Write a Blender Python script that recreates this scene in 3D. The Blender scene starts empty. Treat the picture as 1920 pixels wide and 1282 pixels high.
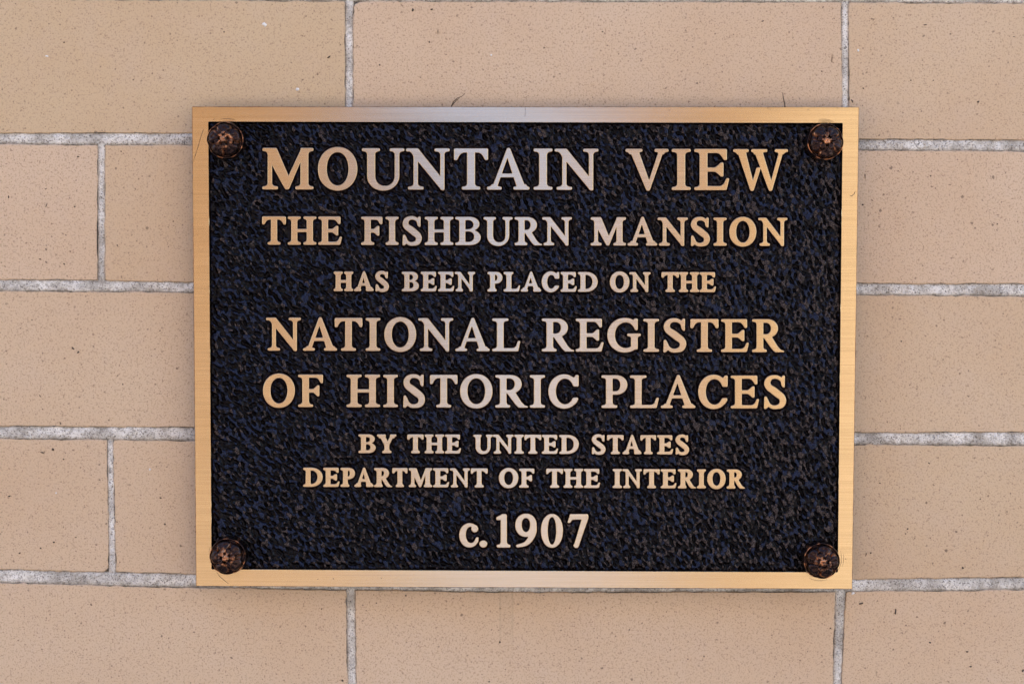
import bpy, bmesh, math, random
import numpy as np
from mathutils import Vector, Matrix, Euler
from mathutils.geometry import tessellate_polygon
random.seed(7); RNG = np.random.default_rng(11)
S = bpy.context.scene
COL = S.collection

# ------------------------------------------------------------------ camera
ZC = 1.55                                   # height of the plaque's centre
CAMLOC = Vector((0.00202471, -0.76316451, 0.04153006 + ZC))
CAMROT = Euler((1.5215015, -0.0021378, 0.01116964), 'XYZ')
cd = bpy.data.cameras.new('camera'); cam = bpy.data.objects.new('camera', cd); COL.objects.link(cam)
cam.location = CAMLOC; cam.rotation_euler = CAMROT
cd.sensor_width = 36.0; cd.lens = 2667.0/1920*36
cd.clip_start = .02; cd.clip_end = 500
S.camera = cam
FPX = 2667.0; M3 = CAMROT.to_matrix()

# ------------------------------------------------------------------ light
SUN_EL, SUN_AZ = math.radians(44), math.radians(202)    # azimuth from the wall's normal: behind the wall, so the plaque hangs in its shade
w = bpy.data.worlds.new('World'); S.world = w; w.use_nodes = True
nt = w.node_tree; bg = nt.nodes['Background']
sky = nt.nodes.new('ShaderNodeTexSky'); sky.sky_type = 'NISHITA'; sky.sun_disc = False
sky.sun_elevation = SUN_EL
SD = Vector((math.sin(SUN_AZ)*math.cos(SUN_EL), -math.cos(SUN_AZ)*math.cos(SUN_EL), math.sin(SUN_EL)))  # towards the sun
sky.sun_rotation = math.atan2(SD.x, SD.y)
nt.links.new(sky.outputs[0], bg.inputs[0]); bg.inputs[1].default_value = 0.15
sl = bpy.data.lights.new('sun', 'SUN'); sl.energy = 4.0; sl.angle = math.radians(.5); sl.color = (1, .93, .84)
so = bpy.data.objects.new('sun', sl); COL.objects.link(so)
so.rotation_euler = SD.to_track_quat('Z', 'Y').to_euler()
S.view_settings.view_transform = 'Standard'; S.view_settings.look = 'None'
S.view_settings.exposure = 2.2; S.view_settings.gamma = 1

# ------------------------------------------------------------------ helpers
YW = 0.0155                                  # wall face; the plaque's face is y = 0
PX = 0.76316/FPX                             # one photo pixel on the plaque's face, in metres
def P(u, v, y=0.0):
    """photo pixel -> the real point on the vertical plane at distance y"""
    d = M3 @ Vector(((u-960)/FPX, -(v-641)/FPX, -1))
    t = (y-CAMLOC.y)/d.y
    return CAMLOC + d*t
_M = np.array(M3); _C = np.array(CAMLOC)
def PA(u, v, y):
    u = np.asarray(u, float); v = np.asarray(v, float); y = np.broadcast_to(np.asarray(y, float), u.shape)
    d = np.stack([(u-960)/FPX, -(v-641)/FPX, -np.ones_like(u)], -1) @ _M.T
    t = (y-_C[1])/d[..., 1]
    return _C + d*t[..., None]

def mesh_obj(name, verts, faces, mats, parent=None, origin=None, smooth=True, midx=None):
    """verts in world space; object origin at `origin`"""
    verts = np.asarray(verts, float)
    if origin is None: origin = verts.mean(0)
    me = bpy.data.meshes.new(name)
    vv = verts-np.array(origin)
    if isinstance(faces, np.ndarray):
        k = faces.shape[1]; n = len(faces)
        me.vertices.add(len(vv)); me.vertices.foreach_set('co', vv.astype(np.float32).ravel())
        me.loops.add(n*k); me.loops.foreach_set('vertex_index', faces.astype(np.int32).ravel())
        me.polygons.add(n); me.polygons.foreach_set('loop_start', np.arange(0, n*k, k, dtype=np.int32))
        me.update(calc_edges=True)
    else:
        me.from_pydata([tuple(x) for x in vv], [], faces); me.update()
    for m in (mats if isinstance(mats, (list, tuple)) else [mats]): me.materials.append(m)
    if smooth: me.polygons.foreach_set('use_smooth', [True]*len(me.polygons))
    if midx is not None: me.polygons.foreach_set('material_index', list(midx))
    o = bpy.data.objects.new(name, me); COL.objects.link(o)
    o.location = Vector(origin) - (parent.matrix_world.translation if parent else Vector((0, 0, 0)))
    if parent:
        o.parent = parent
    o.matrix_world.translation = Vector(origin)
    return o
def empty(name, loc, **kw):
    o = bpy.data.objects.new(name, None); COL.objects.link(o); o.location = loc
    o.empty_display_size = .02; o.matrix_world.translation = loc
    for k, v in kw.items(): o[k] = v
    return o
def blur(a, s):
    r = max(1, int(3*s)); k = np.exp(-.5*(np.arange(-r, r+1)/s)**2); k /= k.sum()
    for ax in (0, 1):
        p = np.pad(a, [(r, r) if i == ax else (0, 0) for i in (0, 1)], mode='edge')
        out = np.zeros_like(a)
        for i, kk in enumerate(k):
            out += kk*(p[i:i+a.shape[0], :] if ax == 0 else p[:, i:i+a.shape[1]])
        a = out
    return a
def vnoise(U, V, cell, seed):
    """smooth value noise in [-1,1] at arrays of coordinates"""
    g = np.random.default_rng(seed).uniform(-1, 1, (257, 257))
    x = U/cell; y = V/cell; xi = np.floor(x).astype(int); yi = np.floor(y).astype(int)
    fx = x-xi; fy = y-yi; fx = fx*fx*(3-2*fx); fy = fy*fy*(3-2*fy)
    a = g[yi % 257, xi % 257]; b = g[yi % 257, (xi+1) % 257]; c = g[(yi+1) % 257, xi % 257]; d = g[(yi+1) % 257, (xi+1) % 257]
    return (a*(1-fx)+b*fx)*(1-fy)+(c*(1-fx)+d*fx)*fy

# ------------------------------------------------------------------ materials
class NT:
    def __init__(s, name):
        s.m = bpy.data.materials.new(name); s.m.use_nodes = True; s.t = s.m.node_tree
        s.b = s.t.nodes['Principled BSDF']
    def n(s, typ, **kw):
        x = s.t.nodes.new('ShaderNode'+typ)
        for k, v in kw.items():
            if k.startswith('_'): x.inputs[k[1:].replace('_', ' ')].default_value = v
            else: setattr(x, k, v)
        return x
    def l(s, a, b): s.t.links.new(a, b)
    def ramp(s, src, stops):
        r = s.n('ValToRGB'); s.l(src, r.inputs[0]); e = r.color_ramp.elements
        while len(e) > 1: e.remove(e[-1])
        e[0].position = stops[0][0]; e[0].color = stops[0][1]
        for p, c in stops[1:]:
            q = e.new(p); q.color = c
        return r.outputs[0]
    def coord(s, scale=(1, 1, 1), kind='Object', rot=(0, 0, 0)):
        tc = s.n('TexCoord') if kind != 'Pos' else s.n('NewGeometry')
        mp = s.n('Mapping'); mp.inputs['Scale'].default_value = scale; mp.inputs['Rotation'].default_value = rot
        s.l(tc.outputs['Position' if kind == 'Pos' else kind], mp.inputs[0]); return mp.outputs[0]
    def noise(s, vec, scale, detail=3, rough=.55, dist=0):
        x = s.n('TexNoise', _Scale=scale, _Detail=detail, _Roughness=rough, _Distortion=dist); s.l(vec, x.inputs[0]); return x.outputs[0]
    def mixc(s, fac, a, b, mode='MIX'):
        x = s.n('Mix', data_type='RGBA', blend_type=mode)
        for sock, v in ((x.inputs[0], fac), (x.inputs[6], a), (x.inputs[7], b)):
            if hasattr(v, 'is_linked') or hasattr(v, 'links'): s.l(v, sock)
            else: sock.default_value = v
        return x.outputs[2]
    def math(s, op, a, b=None, clamp=False):
        x = s.n('Math', operation=op, use_clamp=clamp)
        for i, v in enumerate((a, b)):
            if v is None: continue
            if hasattr(v, 'links'): s.l(v, x.inputs[i])
            else: x.inputs[i].default_value = v
        return x.outputs[0]
    def bump(s, h, strength, dist):
        x = s.n('Bump'); x.inputs['Strength'].default_value = strength; x.inputs['Distance'].default_value = dist
        s.l(h, x.inputs['Height']); s.l(x.outputs[0], s.b.inputs['Normal']); return x
def rgba(r, g, b): return (r, g, b, 1)
G = lambda v: rgba(v, v, v)

STAIN = (P(952, 1180, YW).x, P(952, 1106, YW).z)
def mat_brushed():
    m = NT('brushed bronze')
    p = m.coord((1, 1, 1), 'Pos')
    st = m.coord((9, 1, 3400), 'Pos')                       # long thin horizontal grinding lines
    st2 = m.coord((4, 1, 1900), 'Pos')
    f1 = m.noise(st, 1, 3, .6); f2 = m.noise(st2, 1, 2, .5)
    blot = m.noise(p, 38, 3, .6); spot = m.noise(p, 900, 2, .5)
    c = m.mixc(m.ramp(f1, [(.36, G(0)), (.62, G(1))]), rgba(.49, .38, .23), rgba(.65, .51, .32))
    c = m.mixc(m.ramp(blot, [(.35, G(.0)), (.8, G(.35))]), c, rgba(.60, .44, .28))
    c = m.mixc(m.ramp(spot, [(.735, G(0)), (.77, G(.8))]), c, rgba(.09, .05, .03))
    m.l(c, m.b.inputs['Base Color'])
    m.b.inputs['Metallic'].default_value = 1
    r = m.math('ADD', m.math('MULTIPLY', f2, .08), .20)
    m.l(r, m.b.inputs['Roughness'])
    m.b.inputs['Anisotropic'].default_value = .97
    t = m.n('CombineXYZ'); t.inputs[0].default_value = 0.05; t.inputs[2].default_value = 1.0
    m.l(t.outputs[0], m.b.inputs['Tangent'])
    h = m.math('ADD', m.math('MULTIPLY', f1, 1.0), m.math('MULTIPLY', f2, .6))
    m.bump(h, .07, .0002)
    return m.m
def mat_patina():
    m = NT('dark oxidised patina')
    p = m.coord((1, 1, 1), 'Pos')
    n1 = m.noise(p, 420, 4, .65); n2 = m.noise(p, 1500, 3, .6); n3 = m.noise(p, 60, 2, .5)
    at = m.n('Attribute', attribute_name='wear')
    c = m.mixc(m.ramp(n1, [(.4, G(0)), (.65, G(1))]), rgba(.0010, .0006, .0006), rgba(.0045, .0028, .0028))
    # sky-blue reflections painted on some crests, warm ones on others; the pits are plain black
    ab = m.n('Attribute', attribute_name='sky_glint'); ad = m.n('Attribute', attribute_name='warm_glint'); ac = m.n('Attribute', attribute_name='collar')
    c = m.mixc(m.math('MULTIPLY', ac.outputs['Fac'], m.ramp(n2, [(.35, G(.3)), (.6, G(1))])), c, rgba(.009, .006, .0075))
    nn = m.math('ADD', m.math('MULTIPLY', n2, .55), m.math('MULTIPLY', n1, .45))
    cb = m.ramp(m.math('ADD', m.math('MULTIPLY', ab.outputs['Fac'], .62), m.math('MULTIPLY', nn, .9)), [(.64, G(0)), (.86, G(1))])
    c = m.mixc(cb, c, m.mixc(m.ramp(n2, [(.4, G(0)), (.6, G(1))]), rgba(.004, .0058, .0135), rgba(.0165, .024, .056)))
    cwarm = m.ramp(m.math('ADD', m.math('MULTIPLY', ad.outputs['Fac'], .62), m.math('MULTIPLY', nn, .9)), [(.66, G(0)), (.88, G(1))])  # brown-grey reflections put into the crest colour
    c = m.mixc(cwarm, c, m.mixc(m.ramp(n2, [(.45, G(0)), (.62, G(1))]), rgba(.014, .0105, .0105), rgba(.085, .066, .062)))
    m.l(c, m.b.inputs['Base Color'])
    m.l(m.math('ADD', m.math('MULTIPLY', n1, .2), .06), m.b.inputs['Roughness'])
    m.b.inputs['Specular IOR Level'].default_value = .13
    m.b.inputs['Specular Tint'].default_value = (.72, .8, 1, 1)  # sheen tinted towards the blue of the sky
    m.bump(m.math('ADD', n1, m.math('MULTIPLY', n2, .6)), .3, .0002)
    return m.m
def mat_edge():
    m = NT('dark red oxidised edge')
    p = m.coord((1, 1, 1), 'Pos'); n1 = m.noise(p, 700, 3, .6)
    m.l(m.mixc(m.ramp(n1, [(.35, G(0)), (.7, G(1))]), rgba(.012, .006, .005), rgba(.15, .035, .016)), m.b.inputs['Base Color'])
    m.b.inputs['Metallic'].default_value = .55; m.b.inputs['Roughness'].default_value = .5
    m.bump(n1, .4, .0002)
    return m.m
def mat_rosette():
    m = NT('antique copper rosette')
    p = m.coord((1, 1, 1), 'Object'); n1 = m.noise(p, 330, 3, .55, .3); n2 = m.noise(p, 1100, 3, .6)
    at = m.n('Attribute', attribute_name='wear')
    f = m.math('MULTIPLY', m.ramp(m.math('ADD', m.math('MULTIPLY', n1, .45), m.math('MULTIPLY', at.outputs['Fac'], .68)), [(.48, G(0)), (.78, G(1))]), 1, True)
    c = m.mixc(f, rgba(.028, .016, .016), rgba(.50, .22, .11))
    c = m.mixc(m.ramp(n2, [(.62, G(0)), (.72, G(.5))]), c, rgba(.10, .085, .05))
    m.l(c, m.b.inputs['Base Color']); m.b.inputs['Metallic'].default_value = .9
    m.l(m.math('ADD', m.math('MULTIPLY', n2, .2), .18), m.b.inputs['Roughness'])
    m.bump(m.math('ADD', n1, m.math('MULTIPLY', n2, .3)), .3, .0004)
    return m.m
def mat_brick():
    m = NT('tan glazed brick')
    p = m.coord((1, 1, 1), 'Pos')
    oi = m.n('ObjectInfo')
    base = m.ramp(oi.outputs['Random'], [(0, rgba(.53, .412, .265)), (.3, rgba(.565, .44, .315)), (.6, rgba(.585, .46, .345)), (.8, rgba(.545, .42, .285)), (1, rgba(.60, .475, .365))])
    n1 = m.noise(p, 9, 4, .6); n2 = m.noise(p, 900, 3, .6); n3 = m.noise(p, 45, 4, .6)
    c = m.mixc(m.ramp(n1, [(.3, G(0)), (.7, G(.5))]), base, rgba(.50, .345, .215))
    c = m.mixc(m.ramp(n3, [(.5, G(0)), (.75, G(.22))]), c, rgba(.54, .43, .36))
    c = m.mixc(m.ramp(n2, [(.38, G(.75)), (.49, G(0)), (.56, G(0)), (.66, G(.35))]), c, rgba(.40, .295, .20))
    # iron specks of three sizes
    dist = m.n('TexNoise', _Scale=700.0, _Detail=2.0); m.l(p, dist.inputs[0])
    va = m.n('VectorMath', operation='SCALE'); m.l(dist.outputs[1], va.inputs[0]); va.inputs['Scale'].default_value = .0016
    vb = m.n('VectorMath', operation='ADD'); m.l(p, vb.inputs[0]); m.l(va.outputs[0], vb.inputs[1])
    for sc, thr, keep, col in ((1100, .30, .60, .20), (500, .17, .77, .11), (180, .095, .82, .05), (75, .036, .62, .03), (31, .021, .55, .03)):
        v = m.n('TexVoronoi', voronoi_dimensions='3D', _Scale=float(sc)); 
        off = m.n('VectorMath', operation='MULTIPLY'); m.l(vb.outputs[0], off.inputs[0]); off.inputs[1].default_value = (1, .0, 1.0)
        off2 = m.n('VectorMath', operation='ADD'); m.l(off.outputs[0], off2.inputs[0]); off2.inputs[1].default_value = (sc*.01, .003, sc*.013)
        m.l(off2.outputs[0], v.inputs['Vector'])
        sep = m.n('SeparateColor'); m.l(v.outputs['Color'], sep.inputs[0])
        size = m.math('MULTIPLY', m.math('SUBTRACT', sep.outputs[0], keep), thr/(1-keep)*1.6)
        k = m.math('LESS_THAN', v.outputs['Distance'], size)
        soft = m.math('MULTIPLY', k, m.math('ADD', m.math('MULTIPLY', sep.outputs[1], .7), .22), True)
        c = m.mixc(soft, c, rgba(col, col*.62, col*.45))
    # few pale lime dots
    v = m.n('TexVoronoi', voronoi_dimensions='3D', _Scale=21.0); m.l(vb.outputs[0], v.inputs['Vector'])
    sep = m.n('SeparateColor'); m.l(v.outputs['Color'], sep.inputs[0])
    k = m.math('LESS_THAN', v.outputs['Distance'], m.math('MULTIPLY', m.math('SUBTRACT', sep.outputs[2], .6), .065))
    c = m.mixc(m.math('MULTIPLY', k, .85), c, rgba(.68, .68, .66))
    # a faint run-off stain on the brick below the plaque
    sp_ = m.n('SeparateXYZ'); m.l(vb.outputs[0], sp_.inputs[0])
    dx = m.math('ABSOLUTE', m.math('SUBTRACT', sp_.outputs[0], STAIN[0]))
    edge_ = m.ramp(m.math('MULTIPLY', dx, 100), [(.28, G(.25)), (.33, G(1)), (.37, G(.8)), (.42, G(0))])
    dn = m.ramp(m.math('MULTIPLY', m.math('SUBTRACT', STAIN[1], sp_.outputs[2]), 10), [(0, G(0)), (.01, G(.75)), (.22, G(.5)), (.42, G(0))])
    c = m.mixc(m.math('MULTIPLY', m.math('MULTIPLY', edge_, dn), .6), c, rgba(.33, .27, .19))
    ed = m.n('Attribute', attribute_name='edge')
    ef = m.math('MULTIPLY', ed.outputs['Fac'], m.ramp(m.noise(p, 500, 3, .7), [(.42, G(.1)), (.6, G(.85))]), True)
    c = m.mixc(ef, c, rgba(.30, .24, .19))
    m.l(c, m.b.inputs['Base Color'])
    m.b.inputs['Roughness'].default_value = .62; m.b.inputs['Specular IOR Level'].default_value = .35
    m.bump(m.math('ADD', n2, m.math('MULTIPLY', n3, 1.2)), .38, .0006)
    return m.m
def mat_mortar():
    m = NT('weathered lime mortar')
    p = m.coord((1, 1, 1), 'Pos')
    n1 = m.noise(p, 1300, 3, .7); n2 = m.noise(p, 70, 4, .6); n3 = m.noise(p, 480, 3, .6)
    c = m.mixc(m.ramp(n2, [(.35, G(0)), (.62, G(1))]), rgba(.40, .38, .35), rgba(.80, .79, .765))
    c = m.mixc(m.ramp(n3, [(.36, G(.6)), (.48, G(0))]), c, rgba(.30, .28, .25))
    c = m.mixc(m.ramp(n1, [(.37, G(.9)), (.45, G(0))]), c, rgba(.07, .06, .055))
    c = m.mixc(m.ramp(n1, [(.60, G(0)), (.70, G(.7))]), c, rgba(.82, .82, .82))
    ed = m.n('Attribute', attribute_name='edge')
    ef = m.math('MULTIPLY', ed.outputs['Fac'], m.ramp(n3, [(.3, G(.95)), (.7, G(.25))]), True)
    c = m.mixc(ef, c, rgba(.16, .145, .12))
    m.l(c, m.b.inputs['Base Color']); m.b.inputs['Roughness'].default_value = .9
    m.bump(m.math('ADD', n1, n3), .8, .0009)
    return m.m
def mat_plain(name, col, rough=.8, var=.25, scale=3, metal=0):
    m = NT(name); p = m.coord((1, 1, 1), 'Pos'); n = m.noise(p, scale, 5, .6)
    m.l(m.mixc(m.ramp(n, [(.3, G(0)), (.7, G(1))]), rgba(*[x*(1-var) for x in col]), rgba(*[x*(1+var) for x in col])), m.b.inputs['Base Color'])
    m.b.inputs['Roughness'].default_value = rough; m.b.inputs['Metallic'].default_value = metal
    return m.m
BRUSH, PATINA, EDGE, ROSE, BRICK, MORTAR = mat_brushed(), mat_patina(), mat_edge(), mat_rosette(), mat_brick(), mat_mortar()

# ------------------------------------------------------------------ ground, and unseen walls added for the metal to reflect
def box(x0, x1, y0, y1, z0, z1):
    v = [(x, y, z) for x in (x0, x1) for y in (y0, y1) for z in (z0, z1)]
    f = [(0, 1, 3, 2), (4, 6, 7, 5), (0, 4, 5, 1), (2, 3, 7, 6), (0, 2, 6, 4), (1, 5, 7, 3)]
    return v, f
gv = [(-60, -60, 0), (60, -60, 0), (60, 3, 0), (-60, 3, 0)]
g = mesh_obj('ground', gv, [(0, 1, 2, 3)], mat_plain('paving', (.42, .36, .29), .85, .15, 2), origin=(0, 0, 0), smooth=False)
g['kind'] = 'structure'
TAN_REFL = mat_plain('brown reflector', (.12, .066, .028), .9, .12, 1.2)
CREAM_REFL = mat_plain('cream reflector', (.25, .205, .155), .9, .06, 1.2)
def reflector_slab(xa0, xa1, xb0, xb1, mat=TAN_REFL, zt=10.0):                 # bottom span, top span
    z1 = zt; v = [(x, y, z) for z, (p, q) in ((-.02, (xa0, xa1)), (z1, (xb0, xb1))) for x, y in ((p, -8.0), (q, -8.0), (q, -8.5), (p, -8.5))]
    o = mesh_obj('reflector_wall', v, [(0, 1, 2, 3), (4, 7, 6, 5), (0, 4, 5, 1), (1, 5, 6, 2), (2, 6, 7, 3), (3, 7, 4, 0)], mat, origin=(xa0, -8.25, 0), smooth=False)
    o['kind'] = 'structure'
reflector_slab(-12, -.60, -12, -2.2)  # added brown slab, mirrored as gold left of the streak
reflector_slab(1.15, 1.75, -1.1, 1.3)
reflector_slab(1.753, 10, 1.303, 10, CREAM_REFL)  # added cream slab, brightens the bronze's right side
BLUE_REFL = mat_plain('blue reflector', (.115, .205, .49), .9, .08, 1.2)  # added wall, its blue mirrored as the silvery streak
v = [(-.9, -9, -.02), (1.6, -9, -.02), (1.6, -9.5, -.02), (-.9, -9.5, -.02), (-4.0, -9, 7.4), (2.2, -9, 7.4), (2.2, -9.5, 7.4), (-4.0, -9.5, 7.4)]
o = mesh_obj('reflector_wall', v, [(0, 1, 2, 3), (4, 7, 6, 5), (0, 4, 5, 1), (1, 5, 6, 2), (2, 6, 7, 3), (3, 7, 4, 0)], BLUE_REFL, origin=(0, -9.25, 0), smooth=False); o['kind'] = 'structure'

# ------------------------------------------------------------------ the brick wall
def pl(pts):                                   # joint edge as a function of photo x
    xs = [a for a, b in pts]; ys = [b for a, b in pts]
    s0 = 0.006
    def f(x):
        x = np.asarray(x, float)
        r = np.interp(x, xs, ys)
        r = np.where(x < xs[0], ys[0]+(x-xs[0])*s0, r); r = np.where(x > xs[-1], ys[-1]+(x-xs[-1])*s0, r)
        return r
    return f
# bed joints: (upper edge, lower edge)
J = [(pl([(0, -288), (1920, -279)]), pl([(0, -266), (1920, -257)])),
     (pl([(0, -24), (650, -21), (1920, -15)]), pl([(0, -1.5), (650, 2.5), (1500, 4), (1920, 7)])),
     (pl([(0, 250), (360, 250.5), (1612, 262), (1920, 263)]), pl([(0, 270.5), (360, 272.5), (1612, 281), (1920, 284)])),
     (pl([(0, 524.5), (180, 526), (360, 529.5), (1612, 532), (1920, 532.5)]), pl([(0, 545), (180, 546.5), (360, 548), (1612, 552.5), (1920, 555)])),
     (pl([(0, 799), (360, 801), (1612, 811), (1920, 810)]), pl([(0, 821.5), (360, 825.5), (1612, 833), (1920, 835)])),
     (pl([(0, 1067.5), (240, 1073), (700, 1084), (1600, 1085.5), (1920, 1082)]), pl([(0, 1091.5), (240, 1098), (400, 1101.5), (1000, 1109.5), (1600, 1108), (1920, 1105)])),
     (pl([(0, 1348), (1920, 1362)]), pl([(0, 1370), (1920, 1384)])),
     (pl([(0, 1622), (1920, 1636)]), pl([(0, 1644), (1920, 1658)]))]
# head joints of each course: (x left top, x left bottom, x right top, x right bottom)
V = [[(-750, -749, -735, -734), (183, 184, 197, 198), (1113, 1112, 1127, 1126), (2045, 2042, 2059, 2056)],
     [(-290, -286, -276, -272), (647.5, 648, 662.5, 661.5), (1578, 1578.5, 1591, 1591), (2512, 2508, 2526, 2522)],
     [(-740, -738, -726, -724), (183.5, 183.5, 196.5, 197), (1111, 1110, 1125, 1124), (2045, 2041, 2059, 2055)],
     [(-282, -280, -268, -266), (650, 651, 664, 665), (1575, 1574, 1589, 1588), (2500, 2496, 2514, 2510)],
     [(-705, -702, -691, -688), (201.5, 204.5, 211.5, 217), (1122, 1121, 1136, 1135), (2040, 2036, 2054, 2050)],
     [(-270, -267, -256, -253), (649.5, 653, 665.5, 669), (1566.5, 1560, 1586, 1573), (2490, 2484, 2504, 2498)],
     [(-720, -718, -706, -704), (190, 192, 204, 206), (1115, 1114, 1129, 1128), (2035, 2030, 2049, 2044)]]
# further courses and bricks beyond the frame, at the same spacing
def shift(f, d): return lambda x: f(x)+d
J = [(shift(J[0][0], -546), shift(J[0][1], -546)), (shift(J[0][0], -273), shift(J[0][1], -273))]+J+[(shift(J[-1][0], 274), shift(J[-1][1], 274)), (shift(J[-1][0], 548), shift(J[-1][1], 548))]
V = [V[0], V[1]]+V+[V[5], V[6]]
V = [[tuple(q-925 for q in r[0])]+list(r)+[tuple(q+925 for q in r[-1])] for r in V]
NROW = len(V)
XL, XR = -1680, 3430
wall = empty('brick_wall', P(960, 1600, YW), label='tan brick wall with whitish mortar joints behind the plaque', category='wall')
wall['kind'] = 'structure'
wall.location = (0, YW, 0); wall.matrix_world.translation = (0, YW, 0)
chips = {(3, 3): ('tl', 24, 11), (6, 2): ('br', 13, 14), (6, 3): ('tl', 7, 8), (7, 3): ('bl', 4, 8)}
def brick_outline(row, i, hl, hr):
    """closed outline in photo pixels, clockwise from top left, with slightly uneven edges"""
    top, bot = J[row][1], J[row+1][0]
    x0t = hl[2] if hl else XL-30; x0b = hl[3] if hl else XL-30
    x1t = hr[0] if hr else XR+30; x1b = hr[1] if hr else XR+30
    yt = lambda x: float(top(x)); yb = lambda x: float(bot(x))
    rx = lambda: random.uniform(2.6, 4.2)
    r = {k: rx() for k in ('tl', 'tr', 'br', 'bl')}; rr = {k: r[k] for k in r}
    if (row, i) in chips:
        k, a, b = chips[(row, i)]; r[k] = a; rr[k] = b
    pts = []
    def edge(ax, ay, bx, by, f=None):
        L = math.hypot(bx-ax, by-ay); n = max(2, int(L/9))
        for q in range(1, n):
            t = q/n; x = ax+(bx-ax)*t; y = ay+(by-ay)*t
            if f is not None: y = f(x)
            w_ = .7*math.sin(x*.021+row*3+y*.017)+.5*math.sin(x*.083+y*.071+i)+random.gauss(0, .75)
            if random.random() < .08: w_ += random.choice((-1, 1))*random.uniform(.8, 2.8)
            pts.append((x, y, 0, w_) if f is not None else (x, y, w_, 0))
    def corner(cx, cy, sx, sy, a, b, first):
        # a along x, b along y; quarter round
        seq = []
        for q in range(4):
            t = q/3*math.pi/2
            seq.append((cx+sx*a*(1-math.sin(t)), cy+sy*b*(1-math.cos(t))))
        return seq if first else seq[::-1]
    c_tl = corner(x0t, yt(x0t), 1, 1, r['tl'], rr['tl'], True)[::-1]
    c_tr = corner(x1t, yt(x1t), -1, 1, r['tr'], rr['tr'], True)
    c_br = corner(x1b, yb(x1b), -1, -1, r['br'], rr['br'], True)[::-1]
    c_bl = corner(x0b, yb(x0b), 1, -1, r['bl'], rr['bl'], True)
    pts += c_tl; edge(*c_tl[-1], *c_tr[0], yt)
    pts += c_tr; edge(*c_tr[-1], *c_br[0])
    pts += c_br; edge(*c_br[-1], *c_bl[0], yb)
    pts += c_bl; edge(*c_bl[-1], *c_tl[0])
    p = np.array([(a[0], a[1], a[2] if len(a) > 2 else 0, a[3] if len(a) > 2 else 0) for a in pts])
    return p[:, :2], p[:, 2:]
def inset(p, d):
    e = np.roll(p, -1, 0)-np.roll(p, 1, 0); n = np.stack([-e[:, 1], e[:, 0]], 1); n /= np.linalg.norm(n, axis=1, keepdims=True)+1e-9
    return p+n*d
for row in range(NROW):
    hs = V[row]
    for i in range(len(hs)+1):
        hl = hs[i-1] if i > 0 else None; hr = hs[i] if i < len(hs) else None
        if hl is None and hr is not None and hr[0] < XL+60: continue
        if hr is None and hl[2] > XR-60: continue
        p, jit = brick_outline(row, i, hl, hr); n = len(p)
        dy = random.uniform(-.00008, .0002)
        rings = [(0, .012, 1), (0, .0016, 1), (.35, .0007, 1), (1.2, .00016, .6), (2.2, 0, 0)]
        vs = []; wear = []
        for k, (d, y, jk) in enumerate(rings):
            vs.append(PA(*(inset(p, d)+jit*jk).T, YW+dy+y)); wear += [[1, 1, 1, .6, .0][k]]*n
        fs = []
        for k in range(len(rings)-1):
            a, b = k*n, (k+1)*n
            fs += [(a+j, a+(j+1) % n, b+(j+1) % n, b+j) for j in range(n)]
        k = (len(rings)-1)*n
        fs.append(tuple(range(k, k+n)))
        o = mesh_obj('brick', np.concatenate(vs), fs, BRICK, wall)
        o.data.polygons[len(fs)-1].use_smooth = False
        at = o.data.attributes.new('edge', 'FLOAT', 'POINT'); at.data.foreach_set('value', wear)
# the larger iron spots and the few lime dots, each a small irregular fleck set in the brick face
IRON = mat_plain('iron spot', (.05, .034, .024), .7, .45, 700); LIME = mat_plain('lime dot', (.68, .68, .67), .8, .06, 700)
def flecks(name, mat, spots, seed):
    rg = np.random.default_rng(seed); vs = []; fs = []
    for x, y, a, b, ang in spots:
        n = 9; t = np.linspace(0, 2*np.pi, n, endpoint=False); rr = rg.uniform(.6, 1.25, n)
        px = a*rr*np.cos(t); py = b*rr*np.sin(t); c, s_ = math.cos(math.radians(ang)), math.sin(math.radians(ang))
        u = x+px*c-py*s_; v = y+px*s_+py*c; k = len(vs)
        vs += list(PA(u, v, YW-.00015))+list(PA(np.array([x]), np.array([y]), YW-.00034))+list(PA(x+(u-x)*1.15, y+(v-y)*1.15, YW+.0006))
        fs += [(k+j, k+(j+1) % n, k+n) for j in range(n)]+[(k+n+1+j, k+n+1+(j+1) % n, k+(j+1) % n, k+j) for j in range(n)]
    o = mesh_obj(name, np.array(vs), fs, mat, wall); o['kind'] = 'stuff'
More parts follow.
